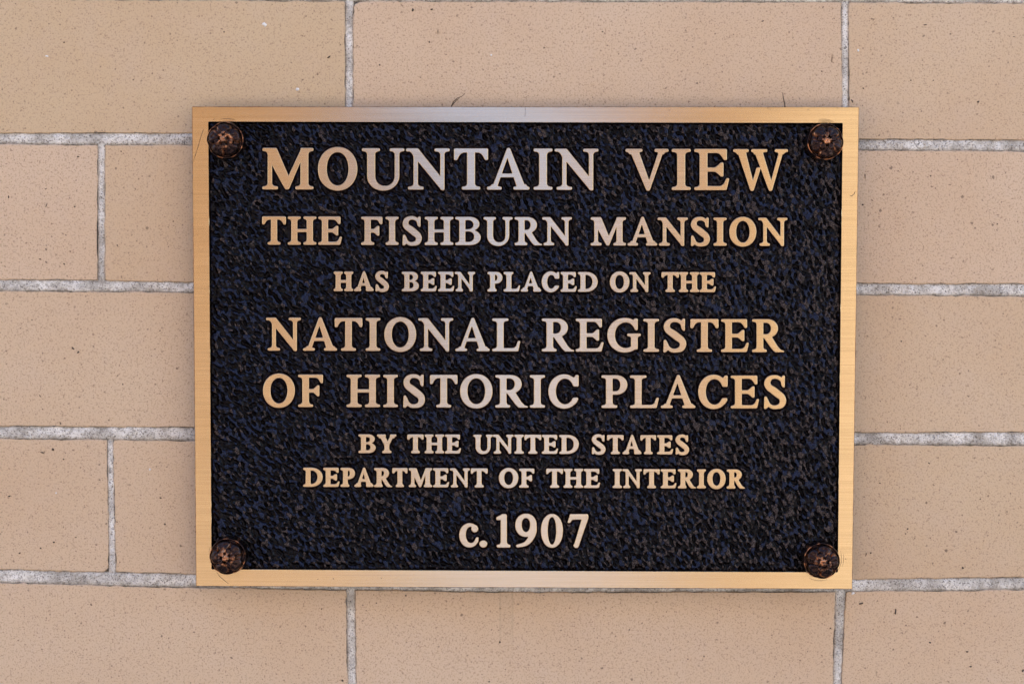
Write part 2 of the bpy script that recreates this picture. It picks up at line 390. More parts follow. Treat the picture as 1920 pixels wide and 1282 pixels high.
SP = [(16, 369, 1.4, 3.4, 8), (87, 385, .7, 5, 22), (140, 388, 2, 1.4, 10), (146, 294, 2.4, 1.7, 0), (75, 486, 1.9, 1.4, 20), (120, 495, 2, 1.4, 30), (227, 284, 1.2, 1.5, 0), (220, 460, 1.1, 2.2, -40), (325, 415, 1.5, 1, 0), (86, 354, 2, 1, -30),
 (99, 842, 2.4, 2.4, 0), (79, 848, 4.2, 1.2, 12), (119, 861, 1.4, 1.4, 0), (301, 933, 2.2, 1.2, 20), (309, 982, 1.9, 2.3, 0), (17, 930, 3.3, 1.1, -18), (101, 1016, 2.3, 1.3, 10), (142, 1007, 1.9, 1.1, 0), (76, 1027, 1.8, 1.3, 15), (37, 1036, 2.6, 1.3, -25), (75, 742, 1, 3.5, -38), (80, 767, 1.3, 1.3, 0), (199, 981, 1.4, 1.8, 0), (113, 793, 1.1, 2.6, -20),
 (1735, 47, 3.6, 1, -8), (1636, 36, 4.4, .8, 5), (1541, 134, 2.3, 1.2, 0), (1598, 190, 1.7, 3.5, -28), (1834, 191, 2.7, 1.8, -10), (1619, 166, 1.2, 2.2, -45), (1708, 151, 1.5, 1.3, 0), (1750, 151, 1.3, 1.1, 0), (1782, 64, 1.4, 1.2, 0), (1901, 69, 1.4, 1.3, 0), (1648, 254, 1.5, 1.3, 0), (1560, 110, .6, 9, 3),
 (774, 19, 2.2, 2.8, 0), (809, 18, 2.7, 1.8, 0), (617, 107, 3.7, 1.4, -32), (712, 122, 1.7, 1.6, 0), (638, 84, 1.2, 1.4, 0), (821, 60, .7, 4.8, 0), (805, 79, 1.2, 2, -30), (1618, 384, 2, 2, 0), (1622, 330, .8, 5, -6),
 (1805, 1064, 2.3, 2.3, 0), (1679, 1147, 1.4, 5.4, 8), (1614, 1131, 5, 1.7, -15), (1813, 1221, 3.2, 1.3, -5), (1820, 1249, 2.1, 1.6, 0), (1744, 1204, 2, 1.6, 0), (1633, 1036, 1.7, 1.7, 0), (1624, 1039, .9, 3.4, 12), (1557, 1177, 1.6, 1.5, 0), (1918, 1256, 2, 3, 20), (1702, 991, 2.2, 1.4, -15), (1698, 1000, 1.5, 1.5, 0),
 (642, 1275, 2.6, 2, 15), (937, 1203, 2, 2.4, 30), (917, 1277, 2, 1.6, 0), (603, 1141, 1.1, 2.2, 20), (706, 1130, 1.4, 1.3, 0), (761, 1116, 1.5, 1.8, 0), (137, 653, 3.2, 1.8, 35), (147, 660, 2, 3, 15), (1130, 60, 1.6, 1.2, 0), (1020, 90, 1.2, 2, 20), (1180, 1180, 1.8, 1.4, 0), (1320, 1230, 1.6, 1.8, 0), (1430, 40, 2.2, 1.2, -20), (1742, 868, 2.6, 1.2, 25), (1650, 905, 1.4, 1.4, 0), (1838, 935, 1.6, 1.3, 0), (1800, 700, 1.6, 1.4, 0), (1690, 640, 1.4, 1.7, 0), (1870, 420, 1.8, 1.5, 0), (1745, 330, 1.3, 1.8, 0), (300, 620, 1.5, 1.2, 0), (230, 720, 1.6, 1.6, 0), (60, 600, 1.4, 1.1, 0), (250, 150, 1.4, 1.6, 0), (120, 80, 1.8, 1.3, 10), (420, 60, 1.3, 1.6, 0)]
flecks('iron_spots', IRON, SP, 5)
flecks('lime_dots', LIME, [(558, 168, 3.2, 3.4, 0), (497, 47, 5, 4, 20), (1609, 95, 2.1, 2.9, 0), (281, 880, 2, 2.4, 0), (105, 924, 1.4, 1.8, 0), (1599, 1112, 3, 2.6, 0), (921, 104, 2, 2, 0), (88, 106, 3, 1.8, 0)], 6)
# mortar: real joint strips with a rounded bead, kept a hair inside the bricks' sides
def mortar_strip(cl, half, along, seed, amp=.9):
    """cl: (N,2) centre line px, half: (N,) half width px, along 'x' or 'y'"""
    N = len(cl); K = 13; t = np.linspace(-1, 1, K)
    hw = half[:, None]+1.5
    off = t[None, :]*hw
    U = cl[:, 0:1]+(0 if along == 'x' else off)+np.zeros((N, K)); Vv = cl[:, 1:2]+(off if along == 'x' else 0)+np.zeros((N, K))
    prof = .00135-.00125*np.sqrt(np.clip(1-np.abs(t)**2.6, 0, 1))       # recess below the brick face
    n1 = vnoise(U, Vv, 3.2, seed); n2 = vnoise(U, Vv, 14, seed+1); n3 = vnoise(U, Vv, 55, seed+2)
    Y = YW+prof[None, :]+amp*(n1*.00011+n2*.00022+n3*.00018)+.00012
    v = PA(U, Vv, Y).reshape(-1, 3)
    idx = np.arange(N*K).reshape(N, K)
    f = np.stack([idx[:-1, :-1], idx[1:, :-1], idx[1:, 1:], idx[:-1, 1:]], -1).reshape(-1, 4)
    if along == 'y': f = f[:, ::-1]
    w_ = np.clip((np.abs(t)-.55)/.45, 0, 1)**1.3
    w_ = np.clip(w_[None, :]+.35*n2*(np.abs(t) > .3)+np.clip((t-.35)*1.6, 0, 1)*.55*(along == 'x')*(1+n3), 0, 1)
    return v, f, w_.ravel()
def mortar_obj(parts):
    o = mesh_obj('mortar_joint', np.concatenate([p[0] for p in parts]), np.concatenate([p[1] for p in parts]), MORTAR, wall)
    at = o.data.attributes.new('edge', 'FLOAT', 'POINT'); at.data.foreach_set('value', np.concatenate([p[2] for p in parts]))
for r, (a, b) in enumerate(J):
    x = np.arange(XL-30, XR+30, 3.2); ya, yb = a(x), b(x)
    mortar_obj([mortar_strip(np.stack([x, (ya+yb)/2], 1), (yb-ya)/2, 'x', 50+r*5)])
for row in range(NROW):
    for k, h in enumerate(V[row]):
        yt = float(J[row][1](h[0]))-3; yb = float(J[row+1][0](h[0]))+3
        y = np.arange(yt, yb+3, 3.0); t = (y-yt)/(yb-yt)
        xl = h[0]+(h[1]-h[0])*t; xr = h[2]+(h[3]-h[2])*t
        v, f, w_ = mortar_strip(np.stack([(xl+xr)/2, y], 1), (xr-xl)/2, 'y', 200+row*31+k*7)
        v[:, 1] += .00022
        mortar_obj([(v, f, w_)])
bv, bf = box(-6, 6, YW+.004, YW+.3, -.05, 3.4)
mesh_obj('wall_core', bv, bf, MORTAR, wall, smooth=False)  # runs unseen past the bricks, added to keep the plaque in shade

# ------------------------------------------------------------------ glyphs
SS = 4                                       # raster cells per photo pixel
class Gl:
    def __init__(s, W, H, pad=4):
        s.W, s.H, s.pad = W, H, pad
        nx = int((W+2*pad)*SS); ny = int((H+2*pad)*SS)
        s.X, s.Y = np.meshgrid((np.arange(nx)+.5)/SS-pad, (np.arange(ny)+.5)/SS-pad)
        s.m = np.zeros(s.X.shape, bool)
    def _poly(s, pts):
        ins = np.zeros(s.X.shape, bool); n = len(pts)
        for i in range(n):
            x0, y0 = pts[i]; x1, y1 = pts[(i+1) % n]
            if y0 == y1: continue
            c = ((y0 > s.Y) != (y1 > s.Y)) & (s.X < (x1-x0)*(s.Y-y0)/(y1-y0)+x0)
            ins ^= c
        return ins
    def poly(s, *pts): s.m |= s._poly(pts)
    def cut(s, *pts): s.m &= ~s._poly(pts)
    def rect(s, x0, x1, y0, y1): s.poly((x0, y0), (x1, y0), (x1, y1), (x0, y1))
    def ell(s, cx, cy, rx, ry, p=2.0): return (np.abs((s.X-cx)/rx)**p+np.abs((s.Y-cy)/ry)**p) <= 1
    def disc(s, cx, cy, r): s.m |= s.ell(cx, cy, r, r)
    def slab(s, x0, x1, y, d, F, sx0=None, sx1=None, br=1.0):
        """serif: slab from x0 to x1 at y growing in direction d, bracketed to a stem sx0..sx1"""
        s.rect(x0, x1, min(y, y+d*F), max(y, y+d*F))
        if sx0 is not None:
            b = F*.95*br; l0 = min(b*1.5, max(0, (sx0-x0)*.7)); l1 = min(b*1.5, max(0, (x1-sx1)*.7)); yy = y+d*F
            s.poly((sx0-l0, yy-d*.2), (sx0-l0*.35, yy+d*b*.3), (sx0, yy+d*b), (sx1, yy+d*b), (sx1+l1*.35, yy+d*b*.3), (sx1+l1, yy-d*.2))
    def stroke(s, pts, rad):
        P_ = np.array(pts, float); R_ = np.array(rad, float)
        t = np.arange(len(P_)); tt = np.linspace(0, len(P_)-1, 26*(len(P_)-1)+1)
        def cr(a):                                     # Catmull-Rom through the points
            ap = np.concatenate([2*a[:1]-a[1:2], a, 2*a[-1:]-a[-2:-1]])
            i = np.minimum(tt.astype(int), len(a)-2); f = tt-i
            p0, p1, p2, p3 = ap[i], ap[i+1], ap[i+2], ap[i+3]
            if a.ndim > 1: f = f[:, None]
            return .5*((2*p1)+(-p0+p2)*f+(2*p0-5*p1+4*p2-p3)*f*f+(-p0+3*p1-3*p2+p3)*f**3)
        for (x, y), r in zip(cr(P_), cr(R_)): s.m |= (s.X-x)**2+(s.Y-y)**2 <= r*r
def glyph(ch, W, H, s, t, F):
    g = Gl(W, H); X, Y = g.X, g.Y
    if ch == 'I':
        a, b = W/2-s/2, W/2+s/2
        g.rect(a, b, 0, H); g.slab(0, W, 0, 1, F, a, b); g.slab(0, W, H, -1, F, a, b)
    elif ch == 'H':
        for c in (.22, .78):
            a, b = c*W-s/2, c*W+s/2; hw = .222*W
            g.rect(a, b, 0, H)
            for y, d in ((0, 1), (H, -1)): g.slab(c*W-hw, c*W+hw, y, d, F, a, b)
        g.rect(.22*W, .78*W, .50*H-t*.45, .50*H+t*.45)
    elif ch == 'T':
        a, b = W/2-s/2, W/2+s/2; B = max(F*1.25, .095*H)
        g.rect(a, b, 0, H); g.slab(.235*W, .765*W, 0, 1, F, a, b)
        g.rect(0, W, H-B, H)
        for m in (0, 1):
            q = lambda x: x if m == 0 else W-x
            dw = max(.075*W, F*.75)
            g.poly((q(0), H), (q(0), H*.72), (q(dw), H*.72), (q(dw+.045*W), H*.80), (q(dw+.11*W), H-B-.035*H), (q(dw+.2*W), H-B+.3), (q(.3*W), H))
    elif ch in 'EFL':
        a = {'E': .155, 'F': .17, 'L': .175}[ch]*W; b = a+s; B = max(F*1.2, .09*H)
        g.rect(a, b, 0, H)
        if ch == 'L':
            g.slab(0, min(.575*W, b+(a)), H, -1, F, a, b)
        else:
            ex = .93*W if ch == 'E' else W
            g.slab(0, b, H, -1, F, a, b); g.rect(a, ex, H-B, H)
            dw = max(.07*W, F*.7)
            g.poly((ex, H), (ex, H*.735), (ex-dw, H*.735), (ex-dw-.05*W, H*.81), (ex-dw-.13*W, H-B-.02*H), (ex-dw-.24*W, H-B+.4), (ex-dw-.24*W, H))
            my = .50*H if ch == 'E' else .50*H; mx = .83*W if ch == 'E' else .85*W
            g.rect(b-1, mx-1, my-t*.5, my+t*.5)
            g.poly((mx-dw, my+.165*H), (mx, my+.175*H), (mx, my-.175*H), (mx-dw, my-.165*H), (mx-dw-.07*W, my-t*.55-.05*H), (mx-dw-.17*W, my-t*.45), (mx-dw-.17*W, my+t*.45), (mx-dw-.07*W, my+t*.55+.05*H))
        if ch == 'F': g.slab(0, min(.62*W, b+a), 0, 1, F, a, b)
        else:
            g.slab(0, b, 0, 1, F, a, b)
            k = .28*H if ch == 'E' else .31*H
            g.rect(a, .9*W, 0, B)
            g.poly((.92*W, 0), (W, k), (.935*W, k+.01*H), (.86*W, B+.06*H), (.78*W, B+.008*H), (.66*W, B-.3), (.66*W, 0))
    elif ch in 'PRBD':
        a = {'P': .18, 'R': .145, 'B': .16, 'D': .135}[ch]*W; b = a+s
        g.rect(a, b, 0, H); g.slab(0, b, H, -1, F, a, b, .9)
        T = max(t*.95, F*1.05)
        if ch == 'D':
            cx = .40*W
            out = (X >= a) & (Y >= 0) & (Y <= H) & ((X < cx) | g.ell(cx, H/2, W-cx, H/2, 2.1))
            inn = (X >= b) & (Y >= T) & (Y <= H-T) & ((X < cx) | g.ell(cx, H/2, W-cx-s*1.08, H/2-T, 2.1))
            g.m |= out; g.m &= ~inn; g.slab(0, b, 0, 1, F, a, b, .9)
        elif ch == 'B':
            for (y0, y1, xr, sw) in ((.50*H, H, .945*W, 1.0), (0, .545*H, W, 1.08)):
                cx = .55*W
                g.m |= (X >= a) & (Y >= y0) & (Y <= y1) & ((X < cx) | g.ell(cx, (y0+y1)/2, xr-cx, (y1-y0)/2, 2.1))
            for (y0, y1, xr) in ((.50*H+T*.55, H-T, .945*W-s*.98), (T, .545*H-T*.5, W-s*1.08)):
                cx = .50*W
                g.m &= ~((X >= b) & (Y >= y0) & (Y <= y1) & ((X < cx) | g.ell(cx, (y0+y1)/2, xr-cx, (y1-y0)/2, 2.1)))
            g.slab(0, b, 0, 1, F, a, b, .9)
        else:
            xr = W if ch == 'P' else .80*W; y0 = .41*H if ch == 'P' else .44*H; cx = .55*xr+.02*W
            g.m |= (X >= a) & (Y >= y0) & (Y <= H) & ((X < cx) | g.ell(cx, (y0+H)/2, xr-cx, (H-y0)/2, 2.1))
            cx2 = cx-.04*W
            g.m &= ~((X >= b) & (Y >= y0+T) & (Y <= H-T) & ((X < cx2) | g.ell(cx2, (y0+H)/2, xr-s*1.06-cx2, (H-y0)/2-T, 2.1)))
            g.slab(0, (.60 if ch == 'P' else .445)*W, 0, 1, F, a, b)
            if ch == 'R':
                g.poly((b+.01*W, .47*H), (b+.05*W+s*.9, .52*H), (.60*W, .47*H), (.80*W, .16*H), (.90*W, .06*H), (W, .035*H), (W, 0), (.72*W, 0), (.62*W, .10*H))
    elif ch in 'CG':
        cx = .52*W; rx = .52*W
        out = g.ell(cx, H/2, rx, H/2+.018*H+.4, 2.05)
        inn = g.ell(cx+.03*W, H/2, rx-s*1.1+.02*W, H/2-t*1.0, 2.05)
        g.m |= out & ~inn
        top = .66*H; xi = .90*W
        if ch == 'C':
            g.cut((.62*W, .29*H), (W*1.3, .33*H), (W*1.3, top), (cx+.1*W, top))
            g.cut((.985*W, -5), (W*1.3, -5), (W*1.3, H+9), (.985*W, H+9))
            g.cut((.84*W, .0), (1.2*W, -.02*H), (1.2*W, .6*H), (W*.985, .285*H), (.93*W, .16*H))
            g.poly((.90*W, .215*H), (.955*W, .29*H), (W, .275*H), (.94*W, .16*H), (.80*W, .05*H), (.72*W, .085*H))
            xs = 1.0*W
        else:
            g.cut((.62*W, .3*H), (W*1.3, .3*H), (W*1.3, top), (cx+.1*W, top))
            g.cut((.905*W, -5), (W*1.3, -5), (W*1.3, H+9), (.905*W, H+9))
            g.rect(.905*W-s, .905*W, .07*H, .53*H); g.slab(.60*W, W, .545*H, -1, F, .905*W-s, .905*W, .7)
            xs = .905*W
        g.cut((xs-.10*W-.02*W, H*.88), (xs-.075*W, H*1.2), (xs+.4*W, H*1.2), (xs+.4*W, H*.7))
        g.poly((xs-.085*W, H+.2), (xs, H+.2), (xs, .655*H), (xs-.055*W, .655*H), (xs-.11*W, .76*H), (xs-.2*W, .86*H), (xs-.27*W, .93*H), (xs-.13*W, .93*H))
    elif ch in 'O0':
        k = 1.12 if ch == 'O' else 1.08
        out = g.ell(W/2, H/2, W/2, H/2+(.022*H if ch == 'O' else 0)+.3, 2.08)
        inn = g.ell(W/2, H/2, W/2-s*k, H/2-t*(.95 if ch == 'O' else .9), 2.08)
        g.m |= out & ~inn
    elif ch == 'S':
        sp = [(.855, .70), (.80, .86), (.60, .955), (.36, .955), (.205, .88), (.15, .76), (.22, .645), (.42, .545), (.62, .45), (.80, .345), (.855, .22), (.78, .095), (.58, .04), (.36, .045), (.20, .135), (.105, .29)]
        k = s*.5
        rd = [t*.34, t*.42, t*.5, t*.55, k*.82, k*.92, k*1.0, k*1.12, k*1.12, k*1.02, k*.95, k*.84, t*.55, t*.5, t*.42, t*.34]
        mar = .8
        g.stroke([(x*W, y*(H-mar)+mar*.5+(.4 if y > .5 else -.4)) for x, y in sp], rd)
        g.poly((.80*W, .96*H), (.86*W, H*1.01), (.93*W, H*1.01), (.92*W, .64*H), (.865*W, .64*H), (.82*W, .74*H), (.74*W, .86*H))
        g.poly((.01*W, -.015*H), (.09*W, -.015*H), (.17*W, .04*H), (.27*W, .09*H), (.16*W, .25*H), (.105*W, .365*H), (.03*W, .365*H))
    elif ch == 'M':
        n = t*.98; a = .105*W
        g.rect(a, a+n, 0, H); g.slab(0, .295*W, 0, 1, F, a, a+n)
        b1 = .90*W; b0 = b1-s
        g.rect(b0, b1, 0, H); g.slab(.655*W, W, 0, 1, F, b0, b1); g.slab(b0, W, H, -1, F, b0, b1)
        g.slab(0, a+n, H, -1, F, a, a+n)
        v = .485*W
        g.poly((a-.01*W, H), (a+s*1.02+.02*W, H), (v+.022*W+n*.15, .30*H), (v+.025*W, 0), (v-.03*W, 0), (a+n*.8, .64*H))
        g.poly((b0+.02*W, H), (b0+.05*W, H), (b0+.01*W, .73*H), (v+.03*W, 0), (v-.025*W, 0), (v+.0*W, .28*H), (v+.03*W, .32*H))
    elif ch == 'N':
        n = t*.95; a = .175*W
        g.rect(a, a+n, 0, H*.8); g.slab(.045*W, .39*W, 0, 1, F, a, a+n)
        b1 = .88*W; b0 = b1-n
        g.rect(b0, b1, 0, H); g.slab(.66*W, W, H, -1, F, b0, b1)
        g.rect(0, .2*W, H-F, H)
        g.poly((.05*W, H-F*.6), (.06*W, H), (.265*W, H), (b0, .31*H), (b1, .10*H), (b1, -.015*H), (b1-.055*W, -.015*H), (a+n, .70*H), (a, .80*H), (a-.04*W, .88*H))
    elif ch == 'A':
        ax = .50*W
        g.poly((.105*W, 0), (.105*W+t*1.1, 0), (ax+.01*W+t*.2, .93*H), (ax+.02*W, H+1), (ax-.02*W, H+1))
        g.poly((.93*W, 0), (.93*W-s*1.14, 0), (ax-.035*W, .84*H), (ax-.02*W, H+1), (ax+.035*W, H+1))
        g.rect(.30*W, .72*W, .345*H-t*.45, .345*H+t*.45)
        g.slab(0, .335*W, 0, 1, F, .11*W, .12*W+t, .9); g.slab(.63*W, W, 0, 1, F, .93*W-s*1.12, .925*W, .9)
    elif ch == 'V':
        ax = .53*W
        g.poly((.085*W, H), (.085*W+s*1.14, H), (ax+.035*W, .17*H), (ax+.02*W, -1.4), (ax-.035*W, -1.4))
        g.poly((.90*W, H), (.90*W-t*1.1, H), (ax-.01*W, .12*H), (ax-.015*W, -1.4), (ax+.025*W, -1.4))
        g.slab(0, .385*W, H, -1, F, .09*W, .10*W+s*1.1, .9); g.slab(.685*W, W, H, -1, F, .89*W-t, .895*W, .9)
    elif ch == 'W':
        for v, l, thin in ((.345, .065, (.50, .55)), (.685, .375, (.925, 1.0))):
            g.poly((l*W, H), (l*W+s*1.08, H), (v*W+.022*W, .17*H), (v*W+.018*W, -1.6), (v*W-.025*W, -1.6))
            tx = thin[0]*W; ty = thin[1]*H
            g.poly((tx, ty), (tx-t*.95, ty), (v*W-.008*W, .12*H), (v*W-.012*W, -1.6), (v*W+.018*W, -1.6))
        g.slab(0, .275*W, H, -1, F, .075*W, .07*W+s, .9); g.slab(.335*W, .62*W, H, -1, F, .385*W, .38*W+s, .9)
        g.slab(.765*W, W, H, -1, F, .915*W-t, .92*W, .9)
    elif ch == 'U':
        a = .125*W; b1 = .88*W; b0 = b1-t
        out = ((X > a) & (X < b1) & (Y > .33*H)) | g.ell((a+b1)/2, .345*H, (b1-a)/2, .345*H+.022*H+.3, 2.1)
        inn = ((X > a+s) & (X < b0) & (Y > .33*H)) | g.ell((a+s+b0)/2, .345*H, (b0-a-s)/2, .345*H-t*.85, 2.15)
        g.m |= out & (Y < H) & ~inn
        g.slab(0, .415*W, H, -1, F, a, a+s); g.slab(.665*W, W, H, -1, F, b0, b1)
    elif ch == 'Y':
        c = .505*W; a, b = c-s/2, c+s/2
        g.rect(a, b, 0, .46*H); g.slab(.27*W, .735*W, 0, 1, F, a, b)
        g.poly((.09*W, H), (.09*W+s*1.1, H), (c+s*.35, .54*H), (b, .40*H), (a, .40*H))
        g.poly((.90*W, H), (.90*W-t, H), (c-.02*W, .50*H), (b-s*.4, .40*H), (b, .42*H))
        g.slab(0, .43*W, H, -1, F, .1*W, .1*W+s, .9); g.slab(.68*W, W, H, -1, F, .88*W-t, .89*W, .9)
    elif ch == 'c':
        out = g.ell(.52*W, H/2, .52*W, H/2, 2.05); inn = g.ell(.60*W, H*.52, .285*W, H*.345, 2.1)
        g.m |= out & ~inn
        g.cut((.60*W, .40*H), (1.3*W, .43*H), (1.3*W, .75*H), (.75*W, .75*H))
        g.cut((.97*W, -5), (2*W, -5), (2*W, 2*H), (.97*W, 2*H))
        g.disc(.80*W, .76*H, .165*W); g.poly((.62*W, .97*H), (.9*W, .9*H), (.95*W, .76*H), (.66*W, .72*H))
        g.disc(.945*W, .385*H, .05*W)
    elif ch == '.':
        g.m |= g.ell(W/2, H/2, W/2, H/2)
    elif ch == '1':
        a, b = .325*W, .74*W
        g.rect(a, b, 0, H*.96); g.slab(0.03*W, W, 0, 1, F, a, b, .8)
        g.poly((0, .82*H), (.0*W, .90*H), (.45*W, H), (.66*W, H), (b, .97*H), (b, .80*H), (a, .83*H))
    elif ch == '9':
        g.m |= g.ell(.5*W, .665*H, .5*W, .345*H, 2.1) & ~g.ell(.50*W, .675*H, .215*W, .215*H, 2.1)
        g.stroke([(.855*W, .66*H), (.85*W, .46*H), (.70*W, .24*H), (.45*W, .10*H), (.10*W, .045*H)], [s*.5, s*.52, s*.44, s*.33, s*.24])
    elif ch == '7':
        g.rect(.13*W, W-1, .845*H, H)
        g.poly((.02*W, .74*H), (.16*W, H), (.4*W, H), (.4*W, .845*H), (.23*W, .835*H), (.13*W, .74*H))
        g.poly((.70*W, .85*H), (W, .95*H), (.985*W, .86*H), (.53*W, .03*H), (.32*W, .03*H))
        g.disc(.425*W, .06*H, s*.42)
    f = blur(g.m.astype(float), 1.0*SS*.80)
    f = f+.045*vnoise(X+ord(ch)*3.1+W*7, Y+W, 4.2, 5)
    return g, f
def contours(f):
    """marching squares at .5 -> list of closed loops in cell coordinates"""
    b = f > .5
    ny, nx = f.shape
    code = b[:-1, :-1]*1+b[:-1, 1:]*2+b[1:, 1:]*4+b[1:, :-1]*8
    seg = {}
    def ex(i, j, e):                           # edge key: 0 bottom,1 right,2 top,3 left (row j, col i)
        return {0: (0, i, j), 1: (1, i+1, j), 2: (0, i, j+1), 3: (1, i, j)}[e]
    TB = {1: [(3, 0)], 2: [(0, 1)], 3: [(3, 1)], 4: [(1, 2)], 5: [(3, 0), (1, 2)], 6: [(0, 2)], 7: [(3, 2)],
          8: [(2, 3)], 9: [(2, 0)], 10: [(0, 1), (2, 3)], 11: [(2, 1)], 12: [(1, 3)], 13: [(1, 0)], 14: [(0, 3)]}
    for j, i in zip(*np.nonzero((code > 0) & (code < 15))):
        for e0, e1 in TB[int(code[j, i])]: seg[ex(i, j, e0)] = ex(i, j, e1)
    def pt(k):
        o, i, j = k
        if o == 0: a, c = f[j, i], f[j, i+1]; return (i+(.5-a)/(c-a), j)
        a, c = f[j, i], f[j+1, i]; return (i, j+(.5-a)/(c-a))
    loops = []
    while seg:
        k0 = next(iter(seg)); k = k0; L = []
        while k in seg:
            L.append(pt(k)); k = seg.pop(k)
        if len(L) > 12: loops.append(np.array(L, float))
    return loops
def resample(L, step):
    d = np.linalg.norm(np.roll(L, -1, 0)-L, axis=1); s_ = np.concatenate([[0], np.cumsum(d)]); n = max(8, int(s_[-1]/step))
    C = np.vstack([L, L[:1]]); t = np.linspace(0, s_[-1], n, endpoint=False)
    return np.stack([np.interp(t, s_, C[:, 0]), np.interp(t, s_, C[:, 1])], 1)

# line: (y top left, y base left, y top right, y base right, x left, x right, stem, thin, serif, letters)
LINES = [
 (278, 355, 280.3, 356.6, 492, 1477, 13.6, 7.3, 5.2, 'M492.5-587 O596.8-669.3 U679.3-757.5 N762-842.5 T851.8-914.5 A913.6-992.1 I1001.2-1035.3 N1040.5-1121.5 V1173.4-1252.9 I1260.1-1294.3 E1302.4-1366.8 W1375.2-1477'),
 (406, 458.6, 408.7, 461, 492, 1476, 10.2, 5.8, 4.4, 'T492.2-535.5 H540.3-592.5 E597.5-640.8 F677.8-716.3 I723.7-746.7 S755-790.5 H797-849.5 B854.2-900.8 U907.2-960.5 R965.5-1016.3 N1017.2-1071.7 M1108.1-1173.1 A1177.3-1231.5 N1233.5-1289 S1295.6-1330.6 I1338.3-1361.9 O1368.1-1417.5 N1422.1-1475.8'),
 (509.4, 545.6, 510.6, 547.6, 626, 1342, 8.1, 5.2, 4.0, 'H626.3-661.7 A664.5-700 S704.4-728.3 B754-784.8 E789.5-818.8 E822-851.6 N853.1-890.3 P914.4-941.5 L944.8-975 A976.9-1014 C1016.2-1047.9 E1051.6-1081.2 D1084.1-1120 O1144.1-1179.4 N1180.6-1219.4 T1240.9-1272.2 H1273.4-1310.4 E1312.1-1342.1'),
 (595.6, 656.9, 598.7, 660, 500, 1470, 11.3, 6.4, 4.5, 'N499.5-563.8 A568.8-631.2 T628.3-678.7 I686.3-712.5 O721.3-779.7 N784.7-849.2 A854.5-917.5 L923.3-975.3 R1016.5-1076.2 E1080-1131.6 G1139.4-1200.9 I1206.9-1235.2 S1243.8-1286.9 T1295-1346.5 E1352.5-1403.8 R1410.6-1470'),
 (702, 762.3, 704.4, 765.4, 494, 1474, 11.3, 6.2, 4.5, 'O493.8-552.2 F559.7-605 H650.3-712 I719.2-745.5 S756.2-796.7 T806.7-857.2 O863.3-922.8 R929.2-989.7 I993.8-1021.3 C1028.8-1084.2 P1128.3-1175.6 L1181.7-1235 A1239.5-1303.2 C1309.8-1363.8 E1370.7-1423 S1432.5-1474'),
 (814, 848.8, 815.8, 851.4, 672, 1291, 7.9, 5.0, 3.8, 'B672.5-703.8 Y707.5-742.8 T764.2-793.7 H796.7-832.2 E834.5-864.2 U887.8-923.6 N924.4-962.5 I964.7-981.8 T983.7-1014.5 E1016.2-1046.2 D1048.8-1084.7 S1110-1134.7 T1138.7-1168.8 A1167.7-1202.2 T1201.1-1229.7 E1232.5-1262 S1267-1291.3'),
 (876.5, 911.9, 880, 915.4, 569, 1397, 7.9, 5.0, 3.8, 'D569.1-604.4 E606.6-636.5 P639-665 A665-699.8 R701.9-735.6 T736-763.5 M766.9-810 E812.3-842.1 N844-880.6 T883.1-913.8 O936-971.3 F973.8-1001.3 T1024.4-1055 H1056.9-1092.9 E1095-1125 I1149.1-1165.6 N1167.3-1203.1 T1206.9-1236.3 E1239.1-1268.1 R1271.6-1305.3 I1307.3-1323.1 O1326.6-1360 R1363.1-1397.1'),
 (963, 1025.6, 963.6, 1026, 861, 1103, 10.8, 5.8, 5.0, 'c861.6-897.4 .899.3-913.1 1931.1-956.5 9966.6-1005.6 01014.8-1055 71063.5-1103'),
]
ROOTP = P(985, 1104, 0); 
plaque = empty('bronze_plaque', (ROOTP.x, YW, ROOTP.z), label='cast bronze plaque with raised gold lettering on a dark pebbled panel, on tan brick', category='plaque')
DEPTH = .0026                                  # relief of letters above the panel
